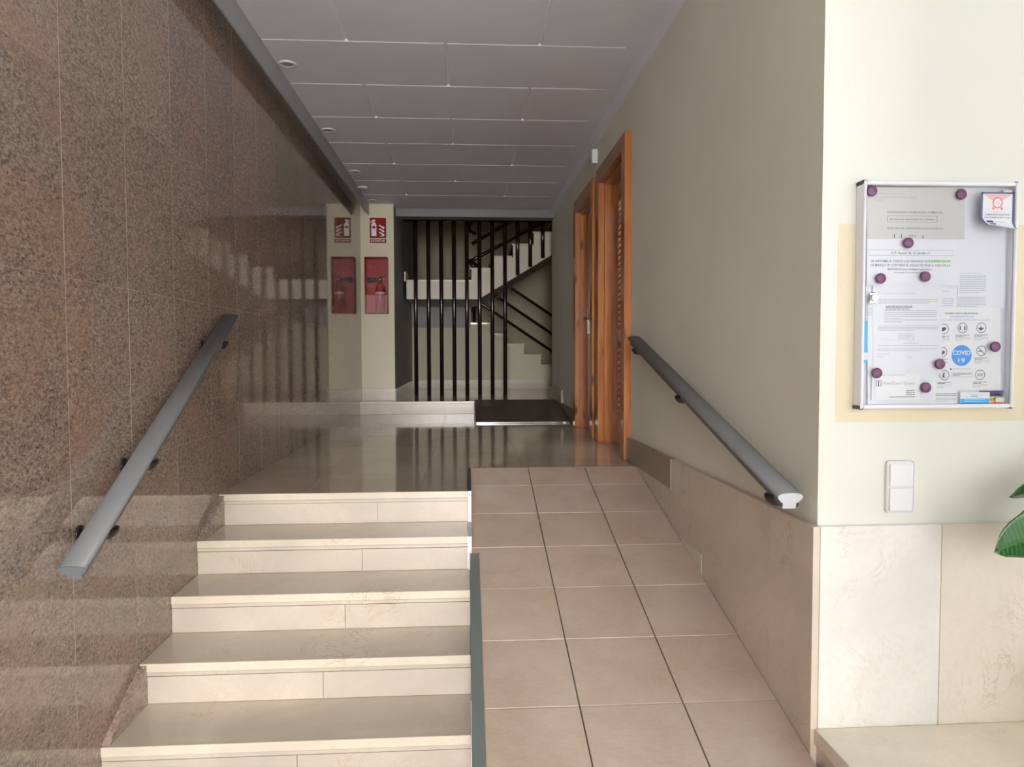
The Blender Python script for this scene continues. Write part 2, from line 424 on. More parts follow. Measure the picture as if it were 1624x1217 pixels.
# ceiling with single panels
ce = struct(box('ceiling', (XL - .2, 4.6), (EY, 8.3), (ZC + .012, ZC + .2), m_ceil_back), 'white panelled suspended ceiling', 'ceiling')
g = .004
for k in range(-11, 8):
    y0 = 3.90 + .615 * k; y1 = y0 + .615 if k < 7 else 8.3
    if k == 7: y1 = 8.3
    if y0 > 8.2: continue
    cuts = [-1.075, -.63, .394, .86] if k % 2 else [-1.075, -.11, .86]
    for a, (x0, x1) in enumerate(zip(cuts, cuts[1:])):
        xa = x0 + (g if a else 0); xb = x1 - (g if a < len(cuts) - 2 else 0)
        bb = MB().box((xa, xb), (y0 + g * .3, y1 - g * .3), (ZC, ZC + .02), m_ceil)
        for v in bb.bm.verts:
            if v.co.z < ZC + .01:
                v.co.y += .007 if v.co.y < (y0 + y1) / 2 else -.007
                if v.co.x > .8: continue
                v.co.x += (.005 if a else 0) if v.co.x < (xa + xb) / 2 else -.005
        bb.build('ceiling_panel', ce)
box('ceiling_border', (.86, XR if 1 else 0), (YW, 8.3), (ZC, ZC + .02), m_ceil, ce)
box('ceiling_border', (.86, 4.6), (EY, YW), (ZC, ZC + .02), m_ceil, ce)
struct(MB().prism([(XR, ZC), (XR - .045, ZC), (XR - .04, ZC - .012), (XR - .012, ZC - .04), (XR, ZC - .045)], 'Y', YW, 8.3, m_ceil).build('trim_1'), 'narrow cove moulding where ceiling meets stucco wall', 'trim')
# fascia hanging below the ceiling beside the granite wall
fa = MB().box((-1.088, -1.077), (EY, 8.05), (3.075, ZC + .012), m_fascia)
struct(fa.build('trim_2'), 'grey fascia strip hanging between ceiling and granite wall', 'trim')
# beam at the end of the corridor, stair hall shell
struct(box('beam', (XL, XR + .2), (8.3, 8.5), (3.115, 3.6), m_beam), 'grey ceiling beam in front of the stair hall', 'beam')
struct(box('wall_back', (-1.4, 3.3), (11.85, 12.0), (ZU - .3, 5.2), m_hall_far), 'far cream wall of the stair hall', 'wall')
struct(box('wall_hall_right', (3.1, 3.2), (8.5, 11.9), (ZU - .3, 5.2), m_hall), 'right end wall of the stair hall', 'wall')
struct(box('wall_hall_front', (XR + T, 3.2), (8.5, 8.6), (ZU - .3, 5.2), m_hall), 'front wall of the stair hall behind the corridor', 'wall')
struct(box('ceiling_hall', (-1.2, 3.3), (8.3, 12.0), (5.2, 5.3), m_hall), 'high ceiling of the stair hall', 'ceiling')
struct(box('wall_above_beam', (XL, 3.2), (8.5, 8.52), (3.6, 5.2), m_hall), 'wall above the beam', 'wall')
# lobby shell behind the camera
struct(box('wall_lobby_right', (4.6, 4.75), (EY - .1, YW + .25), (-.1, 3.6), m_wall_smooth), 'side wall of the lobby', 'wall')
b = MB().box((XL - .2, 4.7), (EY - .12, EY), (EZ, 3.6), m_wall_smooth).box((EX1, 4.7), (EY - .12, EY), (-.1, EZ), m_wall_smooth)
b.box((.48, 1.42), (EY - .12, EY), (-.1, EZ), m_wall_smooth)  # unseen pier added to keep the area light off the noticeboard wall
struct(b.build('wall_entrance'), 'entrance wall with the glazed street front', 'wall')
struct(box('ground', (-14, 16), (-16, EY - .12), (-.25, -.06), m_pave), 'pale street pavement outside the entrance', 'ground')
fc = MB().box((-14, 16), (-14.5, -14), (-.2, 7.5), m_facade)
struct(fc.build('wall_street'), 'sunlit white house front across the street', 'wall')
wn = thing('window_1', 'glazed entrance front with dark frames', 'window', (1.5, EY, 0)); wn['kind'] = 'structure'
for x in (EX0, -.36, .43, 1.42, 2.8, EX1 - .05): box('mullion', (x, x + .05), (EY - .08, EY - .02), (0, EZ), m_dark_frame, wn)
for xa, xb in ((EX0, .48), (1.42, EX1)):
    for z in (0.0, 2.15, EZ - .05): box('transom', (xa, xb), (EY - .075, EY - .025), (z, z + .05), m_dark_frame, wn)
    box('pane', (xa, xb), (EY - .052, EY - .048), (0, EZ), m_glass, wn)

# ------------------------------------------------------------------ entrance stairs
st = thing('entrance_stairs', 'flight of cream marble steps climbing beside the tiled ramp', 'stairs', (-.58, 1.75, 0))
XE = -.004
def xe(k): return XE if k < 2 else .0055
prof = [(Y0 - 6 * RUN + .02, 0)]
b = MB(); pts = []
for k in range(6):
    zt = ZL - k * RISE - .034; y = Y0 - k * RUN + .024
    pts += [(y, zt), (y, zt - RISE if k < 5 else 0.0)]
outline = [(Y0 + .3, ZL - .034)] + pts + [(Y0 + .3, 0.0)]
b.prism(outline, 'X', XL + .001, XE - .002, m_grout_stone); b.build('stair_core', st)
jx = [-.435, -.468, -.497, -.53, -.56, -.59]
for k in range(6):
    zt = ZL - k * RISE; y = Y0 - k * RUN
    y1 = y + RUN + .018 if k else y + .30
    if k: box('tread', (XL + .001, xe(k)), (y, y1), (zt - .032, zt), m_marble_tread, st, .0015)
    else: box('tread', (XL + .001, XE), (y, y + .0125), (zt - .032, zt), m_marble_tread, st, .0015)
    box('nosing_strip', (XL + .001, xe(k)), (y + .004, y + .024), (zt - .047, zt - .0335), m_marble, st, .001)
    zb = zt - RISE
    for a, c in ((XL + .001, jx[k] - .0007), (jx[k] + .0007, xe(k))):
        box('riser_slab', (a, c), (y + .006, y + .024), (zb + .001, zt - .0495), m_marble, st, .0006)
    if k in (0, 3):
        MB().prism([(y + .006, zt - .002), (y + .006, zb + .001), (y - RUN + .012, zb + .001), (y - RUN + .03, zb + .018)], 'X', XL, XL + .026, m_granite).build('triangular_skirting', st)['label'] = 'brown granite wedge against the wall'
# stepped metal cheek along the ramp side
pts = []
for k in range(2):
    zt = ZL - k * RISE; y = Y0 - k * RUN - .001
    pts += [(y, zt), (y, zt - RISE if k < 1 else 0.0)]
MB().prism([(YR, ZL)] + pts + [(YR, 0.0)], 'X', XE + .0005, .014, m_cheek).build('step_cheek', st)['label'] = 'pale stepped edge between steps and ramp'
box('edge_trim', (XE + .0005, .0135), (Y0 + .002, YR), (ZL, ZL + .0015), m_dark_frame, st)

# ------------------------------------------------------------------ tiled ramp
rp = thing('tiled_ramp', 'sloping ramp paved with square beige ceramic tiles', 'ramp', (.5, 2, 0))
YB = YR - ZL / SL
XT = .0145; XTR = XR - .0225
MB().prism([(YR, 0), (YR, ZL - .012), (YB + .05, 0)], 'X', XT, XTR, m_grout).build('ramp_core', rp)
rows = [YR, 3.869]
while rows[-1] - .3365 > YB + .1: rows.append(rows[-1] - .3365)
cols = [XT, .3445, .674, XTR]
cosr = 1 / math.hypot(1, SL)
for y1, y0 in zip(rows, rows[1:]):
    for x0, x1 in zip(cols, cols[1:]):
        bb = MB(); gg = .0022
        a = x0 + (gg if x0 != XT else 0); c = x1 - (gg if x1 != XTR else .001)
        bb.box((a, c), (y0 + gg, y1 - gg), (-.009, 0), m_tile, .0012)
        tilt = R.uniform(-.0006, .0006)
        for v in bb.bm.verts: v.co.z += zr(v.co.y) + .0005 + tilt
        bb.build('floor_tile', rp)
ys0, ys1 = YB + .2, 3.125
MB().prism([(ys1, zr(ys1) - .25), (ys1, zr(ys1) + .012), (ys0, zr(ys0) + .012), (ys0, 0), (1.4, 0)], 'X', .006, .046, m_strip).build('edge_strip', rp)['label'] = 'grey green edging strip'
box('head_joint', (XT, XTR), (YR - .004, YR + .004), (ZL - .01, ZL + .0012), m_grout, rp)

# ------------------------------------------------------------------ ledge under the noticeboard
lg = thing('marble_ledge', 'low marble ledge under the noticeboard wall', 'ledge', (1.8, 1.6, 0))
LZ = .47
box('ledge_top', (XR - .012, 3.4), (1.2, YW - .021), (LZ - .045, LZ), m_marble_ledge, lg, .004, 2)
box('ledge_side', (XR - .004, XR + .02), (1.22, YW - .021), (0, LZ - .046), m_marble_wall, lg, .001)
box('ledge_front', (XR + .021, 3.38), (1.22, 1.24), (0, LZ - .046), m_marble_wall, lg)
box('ledge_core', (XR + .021, 3.38), (1.241, YW - .022), (0, LZ - .046), m_grout_stone, lg)

# ------------------------------------------------------------------ handrails
def handrail(label, X, ya, za, yb, zb, wallx, brs):
    """ya,za: lower end of the rail top; yb,zb upper end"""
    L = math.hypot(yb - ya, zb - za); d = Vector((0, yb - ya, zb - za)) / L; n = Vector((0, -d.z, d.y))
    root = thing('handrail', label, 'handrail', (wallx, (ya + yb) / 2, (za + zb) / 2 - .1), 'grey handrails on the side walls')
    prof = [(-.020, -.048), (.020, -.048), (.020, -.031), (.026, -.028), (.0365, -.016), (.038, -.010), (.034, -.004), (.024, -.0005), (.010, .0015), (0, .002),
            (-.010, .0015), (-.024, -.0005), (-.034, -.004), (-.038, -.010), (-.0365, -.016), (-.026, -.028), (-.020, -.031)]
    A0 = Vector((X, ya, za)); B0 = Vector((X, yb, zb))
    b = MB(); m = b.mi(m_rail)
    ra = [b.bm.verts.new(A0 + Vector((p[0], 0, 0)) + n * p[1]) for p in prof]; rb = [b.bm.verts.new(B0 + Vector((p[0], 0, 0)) + n * p[1]) for p in prof]
    b.bm.faces.new(ra); b.bm.faces.new(rb[::-1])
    for i in range(len(prof)):
        f = b.bm.faces.new((ra[i], rb[i], rb[(i + 1) % len(prof)], ra[(i + 1) % len(prof)])); f.smooth = 4 <= i <= 13
    b.build('rail', root)
    for P0, sg in ((A0, -1), (B0, 1)):
        b = MB(); b.mi(m_rail_end if wallx > X else m_rail_end_g)
        q = [b.bm.verts.new(P0 + d * sg * .0005 + Vector((p[0], 0, 0)) + n * p[1]) for p in prof]
        q2 = [b.bm.verts.new(P0 + d * sg * .003 + Vector((p[0], 0, 0)) + n * p[1]) for p in prof]
        b.bm.faces.new(q); b.bm.faces.new(q2[::-1])
        for i in range(len(prof)): b.bm.faces.new((q[i], q2[i], q2[(i + 1) % len(prof)], q[(i + 1) % len(prof)]))
        b.build('end_cap', root)['label'] = 'pale end cap'
    for t in brs:
        p = A0.lerp(B0, t) + n * -.048
        s = 1 if wallx > X else -1
        w_ = Vector((wallx - s * .004, p.y, p.z - .03))
        q = p + n * .003
        b = MB().lathe([(.004, -.036), (.022, -.034), (.034, -.026), (.041, -.014), (.042, -.003), (.036, 0)], (q.x + s * .008, q.y, q.z), m_black, 'Z', 24)
        b.tube([(q.x + s * .006, q.y, q.z - .018), (wallx - s * .006, q.y, q.z - .018)], .015, m_black, 12)
        b.lathe([(.026, 0), (.026, .004), (.018, .008)] if s < 0 else [(.018, -.008), (.026, -.004), (.026, 0)], (wallx, q.y, q.z - .018), m_black, 'X', 20)
        b.build('bracket', root)
handrail('grey handrail on the brown granite wall above the steps', -1.095, 2.027, .966, 3.396, 1.736, XL, (.13, .34, .885))
handrail('grey handrail on the stucco wall above the ramp', .94, 2.028, 1.140, 4.015, 1.647, XR, (.045, .53, .95))

# ------------------------------------------------------------------ doors
def door(n, y, label, louvre):
    root = thing('door_%d' % n, label, 'door', (XR, sum(y) / 2, ZL)); root['kind'] = 'structure'
    y0, y1 = y; xf = XR - .043; bw = .1; leafx = XR + (.085 if louvre else .065)
    for a, c in ((y0 - bw, y0 + .004), (y1 - .004, y1 + bw)):
        box('casing', (xf, XR), (a, c), (ZL, DT + bw), m_pine, root, .004, 2)
    box('casing', (xf, XR), (y0 + .004, y1 - .004), (DT - .004, DT + bw), m_pine_x, root, .004, 2)
    for a, c in ((y0, y0 + .025), (y1 - .025, y1)):
        box('jamb', (XR + .0005, XR + .15), (a, c), (ZL, DT), m_pine, root, .002)
    box('jamb', (XR + .0005, XR + .15), (y0 + .025, y1 - .025), (DT - .025, DT), m_pine_x, root, .002)
    a, c = y0 + .027, y1 - .027; z0, z1 = ZL + .006, DT - .027; lx = (leafx, leafx + .04)
    if louvre:
        b = MB(); sw = .075
        b.box(lx, (a, a + sw), (z0, z1), m_pine, .002).box(lx, (c - sw, c), (z0, z1), m_pine, .002)
        zm = 1.63
        for q in ((z0, z0 + .16), (zm, zm + .10), (z1 - .09, z1)): b.box(lx, (a + sw, c - sw), q, m_pine_x, .002)
        lf = b.build('leaf', root)
        for q0, q1 in ((z0 + .16, zm), (zm + .1, z1 - .09)):
            nn = int((q1 - q0) / .042)
            for i in range(nn):
                zz = q0 + (i + .5) * (q1 - q0) / nn
                bb = MB(); yy = (a + sw - .003, c - sw + .003)
                bb.prism([(lx[0] - .004, zz - .020), (lx[0] + .003, zz - .026), (lx[1] - .004, zz + .014), (lx[1] - .012, zz + .020)], 'Y', yy[0], yy[1], m_pine_x)
                bb.build('louvre_slat', lf)
    else:
        b = MB().box(lx, (a, c), (z0, z1), m_pine, .002)
        b.box((lx[0] - .008, lx[0]), (a + .1, c - .1), (z0 + .15, z0 + .8), m_pine, .004)
        b.box((lx[0] - .008, lx[0]), (a + .1, c - .1), (z0 + .95, z1 - .12), m_pine, .004)
        lf = b.build('leaf', root)
        hb = MB().box((lx[0] - .012, lx[0]), (c - .085, c - .045), (ZL + .83, ZL + 1.05), m_chrome, .003, 2)
        hb.tube([(lx[0] - .01, c - .065, ZL + .97), (lx[0] - .05, c - .065, ZL + .97), (lx[0] - .055, c - .08, ZL + .97), (lx[0] - .055, c - .19, ZL + .97)], .009, m_chrome, 10)
        hb.build('door_handle', lf)['label'] = 'chrome lever handle on a long plate'
    return root
door(1, d1, 'tall varnished pine door with louvre slats, nearest on the right wall', True)
door(2, d2, 'varnished pine door with chrome handle, farther along the right wall', False)

sn = thing('alarm_sensor', 'small white alarm box on the wall above the doors', 'sensor', (XR, 5.56, 3.0))
box('housing', (XR - .045, XR), (5.50, 5.585), (3.005, 3.115), m_white, sn, .008, 3)
box('lens', (XR - .047, XR - .044), (5.515, 5.57), (3.02, 3.045), m_ink_l, sn, .001)

# ------------------------------------------------------------------ ceiling lights
names = ['nearest', 'second nearest', 'third', 'farthest']
for k, (nm, y) in enumerate(zip(names, (4.22, 5.43, 6.64, 7.87))):
    lt = thing('recessed_spotlight', 'round white recessed spotlight beside the grey fascia, %s from the steps' % (nm if k < 2 else ('third nearest' if k == 2 else 'farthest')), 'light', (-1.015, y, ZC), 'recessed spotlights along the fascia')
    # trim ring (open) and tilted inner lamp
    b = MB(); m = b.mi(m_lamp); rings = []
    for r, h in ((.052, 0), (.050, -.006), (.040, -.009), (.033, -.006), (.031, -.001), (.034, -.0005)):
        rings.append([b.bm.verts.new((-1.015 + r * math.cos(2 * math.pi * i / 32), y + r * math.sin(2 * math.pi * i / 32), ZC + h)) for i in range(32)])
    for A, B in zip(rings, rings[1:] + rings[:1]):
        for i in range(32):
            f = b.bm.faces.new((A[i], A[(i + 1) % 32], B[(i + 1) % 32], B[i])); f.smooth = True
    b.build('trim_ring', lt)
    MB().lathe([(.031, -.0015), (.030, -.0030), (.024, -.0045), (.022, -.0035), (.02, -.002)], (-1.015, y, ZC), m_lamp, 'Z', 28).build('reflector', lt)
    MB().tube([(-1.035, y - .008, ZC - .006), (-.995, y + .008, ZC - .006)], .003, m_ink, 8).build('gap', lt)
dt = thing('smoke_detector', 'flat pale disc on the ceiling between the last two spotlights', 'detector', (-1.03, 7.25, ZC))
MB().lathe([(.035, -.018), (.048, -.014), (.052, -.003), (.052, 0)], (-1.03, 7.25, ZC), m_lamp, 'Z', 28).build('disc', dt)

# ------------------------------------------------------------------ step up to the hall and dark board ramp
us = thing('hall_step', 'single low marble step below the extinguisher pillar', 'step', (-.55, 7.86, ZL))
box('tread', (XL + .001, .068), (7.855, 7.90), (ZU - .028, ZU + .0005), m_marble, us, .002)
for a, c in ((XL + .001, -.2555), (-.2545, .068)): box('riser_slab', (a, c), (7.862, 7.88), (ZL + .001, ZU - .029), m_marble, us, .001)
br = thing('board_ramp', 'dark wooden board laid as a small ramp up to the hall', 'ramp', (.52, 7.3, ZL))
y0, y1 = 6.76, 7.90; z0, z1 = ZL + .012, ZU + .012
def zb(y): return z0 + (z1 - z0) * (y - y0) / (y1 - y0)
pk = [6.775, 7.06, 7.34, 7.62, 7.90]
for a, c in zip(pk, pk[1:]):
    MB().prism([(a + .001, zb(a) - .011), (c - .001, zb(c) - .011), (c - .001, zb(c)), (a + .001, zb(a))], 'X', .085, .965, m_darkwood).build('plank', br)
MB().prism([(y0, ZL + .001), (y1 - .045, ZL + .001), (y1 - .045, zb(y1) - .012), (y0, zb(y0) - .012 if zb(y0) - .012 > ZL + .001 else ZL + .0015)], 'X', .09, .96, m_darkwood).build('ramp_core', br)
MB().prism([(y0, ZL + .001), (y1 - .045, ZL + .001), (y1 - .045, zb(y1) - .02), (y1, zb(y1) - .011), (y1, zb(y1) + .002), (y0, zb(y0) + .002)], 'X', .072, .0845, m_darkwood).build('side_strip', br)
box('edge_trim', (.078, .965), (y0 - .008, y0 + .012), (ZL + .001, zb(y0) + .003), m_chrome, br, .002)['label'] = 'bright metal nosing'

# ------------------------------------------------------------------ bars
bs = thing('bar_screen', 'screen of dark upright round bars before the stairs', 'screen', (0, 9.03, ZU))
YBAR = 9.03
for i in range(8):
    x = -.643 + i * .159
    b = MB().tube([(x, YBAR, ZU), (x, YBAR, 3.34)], .0255, m_bar, 16); b.build('bar', bs)
for i, (x, z) in enumerate(((.629, 2.533), (.788, 2.636), (.946, 2.747), (1.105, 2.845))):
    MB().tube([(x, YBAR, z), (x, YBAR, 3.34)], .0255, m_bar, 16).build('bar', bs)
box('top_rail', (-.79, 1.3), (YBAR - .03, YBAR + .03), (3.19, 3.26), m_bar, bs)

# ------------------------------------------------------------------ rear stairs
rs = thing('hall_staircase', 'cream staircase with mid landing turning behind the bars', 'stairs', (.6, 10.4, ZU))
YF = 9.075; W1 = 10.42; XS = .05; RU, RI = .262, .152; ZM = 2.475
pts = [(-.76, 2.235), (.165, 2.235)]
tops = []; N = 9
xe, ze = XS, ZM
prof = [(-.76, ZM - .02)]
x, z = XS, ZM - .02
prof = [(-.76, z), (x, z)]
for k in range(N):
    z += RI; prof.append((x, z)); x += RU; prof.append((x, z))
xend, zend = x, z
under = lambda X: 2.265 + (X - .188) * .605
prof += [(xend, under(xend)), (.165, 2.25), (.14, 2.235), (-.76, 2.235)]
MB().prism(prof, 'Y', YF, YF + .06, m_string).build('stringer', rs)
fill = [(p[0], p[1] - .0) for p in prof]
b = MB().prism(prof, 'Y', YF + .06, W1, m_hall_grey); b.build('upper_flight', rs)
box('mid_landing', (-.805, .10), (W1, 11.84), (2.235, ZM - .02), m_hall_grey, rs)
box('tread', (-.76, XS - .002), (YF - .008, 11.84), (ZM - .02, ZM), m_marble, rs)
box('skirting', (-.79, -.765), (YF - .01, YF + .35), (ZM - .02, ZM + .10), m_marble, rs)
x, z = XS, ZM - .02
for k in range(N):
    z += RI
    box('tread', (x - .012, x + RU - .012), (YF - .008, W1), (z, z + .022), m_marble_tread, rs)
    box('riser', (x, x + .012), (YF + .002, W1), (z - RI + .022, z), m_marble_wall, rs)
    x += RU
# lower flight: stepped side wall, treads
YL = 10.6
xsn = [.328, .579, .831, 1.084, 1.337, 1.59]; zs = [2.006, 1.849, 1.70, 1.541, 1.391, 1.235]
prof = [(-.81, ZU - .02), (-.81, 2.24), (.05, 2.24), (.05, zs[0] - .02)]
for i in range(6):
    prof.append((xsn[i], zs[i] - .02)); prof.append((xsn[i], (zs[i + 1] - .02) if i < 5 else ZU - .02))
MB().prism(prof, 'Y', YL, YL + .1, m_hall).build('side_wall', rs)
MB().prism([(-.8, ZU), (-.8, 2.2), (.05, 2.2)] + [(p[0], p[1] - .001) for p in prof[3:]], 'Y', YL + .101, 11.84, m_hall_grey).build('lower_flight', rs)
lx = [.05] + xsn
for i in range(6):
    box('tread', (lx[i], lx[i + 1] + .01), (YL - .008, 11.84), (zs[i] - .02, zs[i]), m_marble_tread, rs)
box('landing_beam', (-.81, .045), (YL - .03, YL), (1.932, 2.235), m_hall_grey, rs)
box('skirting', (-.795, 1.6), (YL - .015, YL), (ZU, ZU + .135), m_marble_wall, rs, .001)
hl = thing('added_hall_lamp', 'added opal ceiling lamp, out of view, brightening the stair hall', 'lamp', (.3, 8.9, 5.2))  # unseen lamp added to lift the dim stair hall
MB().lathe([(.05, -.14), (.13, -.12), (.18, -.06), (.19, 0)], (.3, 8.9, 5.2), m_opal, 'Z', 28).build('lamp_shade', hl)
# railings
def railing(label, paths, r, extra=None, loc=(0, 0, 0)):
    root = thing('stair_railing', label, 'railing', loc, 'dark stair railings behind the bars')
    for p in paths: MB().tube(p, r, m_bar, 12).build('rail', root)
    if extra:
        for e in extra: MB().tube(e, r, m_bar, 10).build('post', root)
    return root
YA = 10.66
sl = -.665
railing('triple dark handrail sloping down right over the lower steps',
        [[(.02, YA, 2.935), (.588, YA, 2.558), (1.6, YA, 1.885)], [(.02, YA, 2.67), (.397, YA, 2.418), (1.6, YA, 1.612)], [(.02, YA, 2.41), (.219, YA, 2.278), (1.6, YA, 1.352)]],
        .021, [[(1.56, YA, 1.9), (1.56, YA, 1.235)], [(.1, YA, 2.88), (.1, YA, 2.0)]], (.8, YA, ZU))
YB_ = 9.17
railing('dark handrail climbing right above the upper steps',
        [[(.10, YB_ + .16, 3.10), (.03, YB_ + .10, 3.12), (.02, YB_, 3.16), (.10, YB_, 3.235), (1.4, YB_, 3.99)],
         [(.06, YB_, 2.94), (1.4, YB_, 3.715)],
         [(.16, YB_ + .12, 2.655), (.06, YB_ + .08, 2.68), (.02, YB_, 2.715), (.12, YB_, 2.765), (1.4, YB_, 3.46)]],
        .024, [[(.14, YB_ + .05, 2.60), (.03, YB_ + .02, 2.72)], [(1.36, YB_, 3.97), (1.36, YB_, 3.3)]], (.6, YB_, ZM))

# ------------------------------------------------------------------ text / flat print helpers
def text_polys(s, w=None, h=None, bold=False):
    cu = bpy.data.curves.new('t', 'FONT'); cu.body = s; cu.size = 1; cu.resolution_u = 2
    if bold: cu.offset = .011
    o = bpy.data.objects.new('t', cu); C.objects.link(o)
    dg = bpy.context.evaluated_depsgraph_get(); me = bpy.data.meshes.new_from_object(o.evaluated_get(dg))
    vs = [(v.co.x, v.co.y) for v in me.vertices]; fs = [list(p.vertices) for p in me.polygons]
    bpy.data.objects.remove(o); bpy.data.curves.remove(cu); bpy.data.meshes.remove(me)
    return vs, fs
class Print:
    """flat print on the plane y = Y facing -Y; each add goes into one mesh"""
    def __init__(s, Y): s.b = MB(); s.Y = Y; s.n = 0
    def txt(s, t, x0, x1, z, h, m, bold=False, mirror=False):
        vs, fs = text_polys(t, bold=bold)
        if not vs: return
        ax0, ax1 = min(v[0] for v in vs), max(v[0] for v in vs)
        mi = s.b.mi(m); sc = (x1 - x0) / (ax1 - ax0); sy = h / .70
        V = [s.b.bm.verts.new((x0 + (v[0] - ax0) * sc, s.Y, z - h / 2 + v[1] * sy)) for v in vs]
        for f in fs:
            try: s.b.bm.faces.new([V[i] for i in f]).material_index = mi
            except ValueError: pass
    def rect(s, x0, x1, z0, z1, m, dy=0.):
        f = s.b.poly([(x0, s.Y - dy, z0), (x1, s.Y - dy, z0), (x1, s.Y - dy, z1), (x0, s.Y - dy, z1)], m)
    def pol(s, pts, m, dy=0.): s.b.poly([(p[0], s.Y - dy, p[1]) for p in pts], m)
    def disc(s, x, z, r, m, dy=0., n=36): s.pol([(x + r * math.cos(2 * math.pi * i / n), z + r * math.sin(2 * math.pi * i / n)) for i in range(n)], m, dy)
    def ring(s, x, z, r, w_, m, dy=0., n=36, clip=None):
        for i in range(n):
            a, c = 2 * math.pi * i / n, 2 * math.pi * (i + 1) / n
            if clip and x + r * math.cos((a + c) / 2) < clip: continue
            s.pol([(x + q * math.cos(t), z + q * math.sin(t)) for q, t in ((r, a), (r, c), (r - w_, c), (r - w_, a))], m, dy)
    def lines(s, x0, x1, ztop, n, pitch, h, m, last=1.):
        for k in range(n):
            x = x0; e = x1 if k < n - 1 else x0 + (x1 - x0) * last; z = ztop - k * pitch
            while x < e:
                w_ = min(R.uniform(.004, .014), e - x); s.rect(x, x + w_, z - h, z, m); x += w_ + .0012
    def build(s, name, parent): return s.b.build(name, parent, normals=False)

# ------------------------------------------------------------------ extinguisher sign and cabinet
YP = 8.06
sg = thing('extinguisher_sign', 'red sign with white extinguisher and flames above the cabinet', 'sign', (-.98, YP, 2.9))
x0, x1 = -1.072, -.893
box('plate', (x0, x1), (YP - .004, YP), (2.828, 3.05), m_sign, sg)
box('plate', (x0, x1), (YP - .004, YP), (2.776, 2.817), m_sign, sg)
P = Print(YP - .0045); cx = -1.027
P.pol([(cx - .028, 2.85), (cx + .028, 2.85), (cx + .028, 2.975), (cx + .018, 2.993), (cx + .008, 3.0), (cx + .008, 3.012), (cx + .02, 3.016), (cx + .012, 3.03), (cx - .014, 3.026),
       (cx - .032, 3.010), (cx - .038, 2.992), (cx - .031, 2.992), (cx - .022, 3.006), (cx - .008, 3.010), (cx - .008, 3.0), (cx - .018, 2.993), (cx - .028, 2.975)], m_wt)
P.rect(cx - .018, cx + .018, 2.935, 2.96, m_sign, .0004)
for k in range(3):
    zz = 2.862 + k * .038; P.pol([(-.975, zz + .030), (-.962, zz + .020), (-.945, zz + .010), (-.928, zz + .022 - .03), (-.912, zz - .006), (-.912, zz + .010), (-.925, zz + .016), (-.945, zz + .024), (-.96, zz + .036)], m_wt)
P.rect(-.96, -.915, 2.848, 2.856, m_wt)
P.txt('EXTINTOR', x0 + .012, x1 - .012, 2.797, .024, m_wt, True)
P.build('printed_text', sg)

cb = thing('extinguisher_cabinet', 'red wall cabinet with clear front under the extinguisher sign', 'cabinet', (-1.0, YP, 2.0))
cx0, cx1, cz0, cz1, cd = -1.118, -.872, 1.995, 2.605, .14
box('back_panel', (cx0, cx1), (YP - .008, YP), (cz0, cz1), m_red, cb)
for nm, x, z in (('side_panel', (cx0, cx0 + .008), (cz0, cz1)), ('side_panel', (cx1 - .008, cx1), (cz0, cz1)), ('bottom_panel', (cx0, cx1), (cz0, cz0 + .008)), ('top_panel', (cx0, cx1), (cz1 - .008, cz1))):
    box(nm, x, (YP - cd, YP - .008), z, m_red, cb)
box('clear_front', (cx0 + .002, cx1 - .002), (YP - cd - .004, YP - cd), (cz0, cz1), m_cover, cb)['label'] = 'transparent front'
for x in (-1.045, -.91): MB().lathe([(.008, 0), (.008, .006), (.005, .009)], (x, YP - cd - .004, 2.49), m_chrome, 'Y', 14).build('screw', cb)
ex = thing('fire_extinguisher', 'red extinguisher with black horn standing inside the red cabinet', 'extinguisher', (-.955, YP - .075, cz0 + .008))
exx, exy = -.955, YP - .075; zb_ = cz0 + .008
MB().lathe([(.045, 0), (.052, .006), (.052, .24), (.048, .275), (.034, .305), (.018, .325), (.015, .335)], (exx, exy, zb_), mat('extinguisher_red', (.32, .01, .015), .25), 'Z', 28).build('cylinder', ex)
MB().lathe([(.0525, .20), (.0525, .225)], (exx, exy, zb_), m_wt, 'Z', 28).build('label_band', ex)
MB().lathe([(.016, .335), (.016, .375), (.010, .39)], (exx, exy, zb_), m_chrome, 'Z', 16).build('valve', ex)
MB().tube([(exx, exy, zb_ + .385), (exx + .03, exy, zb_ + .40), (exx + .055, exy, zb_ + .395)], .006, m_black, 8).build('lever', ex)
MB().tube([(exx, exy, zb_ + .355), (exx - .03, exy - .01, zb_ + .36), (exx - .06, exy - .012, zb_ + .36), (exx - .135, exy - .012, zb_ + .355)], [.009, .012, .022, .034], m_black, 16).build('horn', ex)['label'] = 'black discharge horn'

# ------------------------------------------------------------------ noticeboard
# board layout units: u to the right, v downwards, drawn over the face of the board (284 x 400)
c00, c10, c01, c11 = (1.052, 2.059), (1.575, 2.066), (1.064, 1.354), (1.595, 1.349)
def bd(u, v):
    a, c = u / 284, v / 400
    return tuple((c00[i] * (1 - a) + c10[i] * a) * (1 - c) + (c01[i] * (1 - a) + c11[i] * a) * c for i in (0, 1))
def bu(px, py): return bd(px - 1340, py - 270)
nb = thing('noticeboard', 'white framed glazed noticeboard full of papers on the bright wall', 'noticeboard', (1.32, YW, 1.7))
NX0, NX1, NZ0, NZ1, NY = 1.098, 1.548, 1.392, 2.028, YW - .042
box('back_panel', (NX0 + .004, NX1 - .004), (YW - .014, YW), (NZ0 + .004, NZ1 - .004), m_board, nb)
fw = .012
for x in ((NX0, NX0 + .009), (NX1 - .009, NX1)): box('frame', x, (NY, YW), (NZ0 + .0, NZ1 - .0), m_frame, nb, .004, 2)
for z in ((NZ0, NZ0 + fw), (NZ1 - fw, NZ1)): box('frame', (NX0 + .0095, NX1 - .0095), (NY, YW), z, m_frame, nb, .004, 2)
